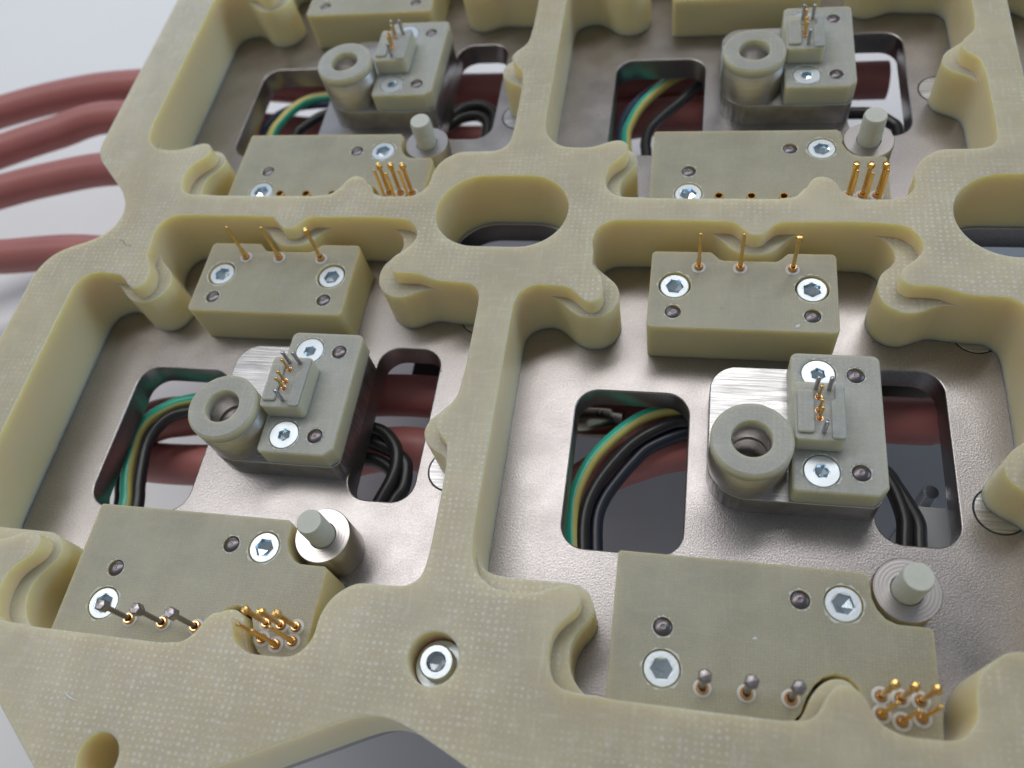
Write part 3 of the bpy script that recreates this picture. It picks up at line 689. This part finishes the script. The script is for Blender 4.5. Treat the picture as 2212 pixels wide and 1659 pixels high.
# black bundles in the right-hand windows
for pts, lab in ((zz([(22, 36), (33.4, 35.9), (37.6, 35.3), (41.1, 34.2), (44.2, 31), (45.3, 27.2), (45.1, 23.5), (43.8, 19.1), (41, 10)], -8.4), 'black lead looping foremost beside the front left carrier'),
                 (zz([(24, 33), (34.5, 32.6), (38.3, 32.3), (42.6, 30.9), (46.3, 28.7), (47.4, 26), (47.5, 22.1), (46.1, 19.1), (43, 10)], -9.6), 'black lead on the outside of the loop beside the front left carrier'),
                 (zz([(25, 29), (37, 28.8), (40.6, 28.3), (43.6, 26.6), (44.9, 24.5), (45, 21), (43, 12)], -10.6), 'black lead on the inside of the loop beside the front left carrier'),
                 (zz([(136, 36), (142.3, 33), (144.3, 30), (145.5, 26.5), (146.1, 23.1), (145.8, 19.4), (145, 10)], -8.4), 'inner black lead dropping past the front right carrier'),
                 (zz([(137, 37), (143, 33.5), (145.2, 30.1), (147.3, 26), (148.5, 22.9), (148.4, 19.5), (148, 10)], -8.8), 'outer black lead dropping past the front right carrier'),
                 (zz([(28, 126), (36.8, 131.1), (41, 135.1), (45.8, 135.9), (50, 132.6), (51, 125)], -8.4), 'black lead arching outermost beside the rear left carrier'),
                 (zz([(28, 124), (37, 128.6), (41, 132.0), (45.5, 132.6), (48.5, 129.6), (49, 122)], -9.0), 'black lead arching innermost beside the rear left carrier'),
                 (zz([(132, 131), (142.1, 131.3), (147, 130.8), (150.9, 127.9), (152.5, 124.7), (152, 114)], -8.6), 'black lead behind the peg in the rear right pocket')):
    wire('black_lead', pts, 1.5, BLACKW, lab, 'lead', 'black leads')

# fittings seen below the windows
g = tag(lathe('cable_gland', [(0, 0), (3.2, 0), (3.4, 0.3), (3.4, 8.0), (2.6, 8.4), (2.6, 10.5), (0, 10.6)], NICKEL, None, (81.0, 44.5, -17), n=32), 'nickel cable fitting at the back of the front right window', 'cable fitting', 'cable fittings'); g.rotation_euler = (0, math.radians(90), 0)
g2 = bpy.data.objects.new('cable_gland', g.data); C.objects.link(g2); g2.location = Vector((84, 154, -17)) * S; g2.rotation_euler = g.rotation_euler
tag(g2, 'nickel cable fitting at the back of the rear right window', 'cable fitting', 'cable fittings')
fc = bpy.data.curves.new('marking', 'FONT'); fc.body = 'U.'; fc.size = 0.22; fc.align_x = 'CENTER'
fo_ = bpy.data.objects.new('marking', fc); C.objects.link(fo_)
mk = bpy.data.meshes.new_from_object(fo_.evaluated_get(bpy.context.evaluated_depsgraph_get())); bpy.data.objects.remove(fo_)
gm = Matrix.Translation(Vector((81.0, 44.5, -17)) * S) @ Matrix.Rotation(math.radians(90), 4, 'Y')
mk.transform(gm.inverted() @ Matrix.Translation(Vector((87.0, 44.2, -13.52)) * S))
mk.materials.clear(); link('marking', mk, DARK, g)
tag(box('terminal_block', 149.3, 20.2, -75, 155.6, 28.9, -14, NYLON, None, 0.4, 0.3), 'milky plastic terminal block below the front right corner window', 'terminal block')
tag(lathe('spacer_rod', [(1.7, -75), (1.7, -15), (1.4, -14), (0, -14)], metal('clear_rod', (0.6, 0.62, 0.66), 0.15), None, (153.0, 32.0, 0), n=24), 'shiny upright rod behind the milky terminal block', 'rod')

tag(box('slot_darkening_bar', 36, 60, -42, 275, 102, -29, plain('slot_dark', (0.03, 0.03, 0.034), 0.4, 0.2)), 'added dark bar that darkens the view down through the long slots of the frame', 'dark bar')  # dark bar added under the slots to darken the view through them

# stray bits lying about
tag(tube('hair', [(-23.1, 66.8, 16.06), (-21.7, 66.3, 16.15), (-20.7, 65.2, 16.2), (-19.5, 65.3, 16.06)], 0.05, HAIRM, n=6), 'short brown hair on the left corner of the frame', 'hair')
tag(tube('lint', [(6.7, -28.5, 16.08), (7.8, -29.2, 16.2), (9.4, -29.7, 16.1)], 0.13, FIBRE, n=6, taper=lambda t: 0.35 + math.sin(math.pi * t)), 'white curl of lint on the frame near the bottom left', 'lint')

def flake(name, x, y, z, r, label, cat):
    bm = bmesh.new(); n = 9
    P = [bm.verts.new(((x + r * random.uniform(0.35, 1.0) * math.cos(2 * math.pi * k / n)) * S, (y + 0.6 * r * random.uniform(0.35, 1.0) * math.sin(2 * math.pi * k / n)) * S, (z + random.uniform(0.02, 0.12)) * S)) for k in range(n)]
    c = bm.verts.new((x * S, y * S, (z + 0.22) * S)); c2 = bm.verts.new((x * S, y * S, (z + 0.01) * S))
    for i in range(n): bm.faces.new((P[i], P[(i + 1) % n], c)); bm.faces.new((P[(i + 1) % n], P[i], c2))
    return tag(link(name, finish(bm, name, 5), FIBRE), label, cat)
flake('swarf_flake', 125.1, 53.2, 10.8, 0.85, 'white swarf flake near the front edge of the front right pin block', 'flake')
flake('swarf_flake', 110.9, 56.9, 10.8, 0.45, 'tiny white speck in the middle of the front right pin block', 'flake')
flake('swarf_flake', 117.5, -6.2, 10.4, 0.5, 'pale chip on the long contact block nearest to the camera', 'flake')
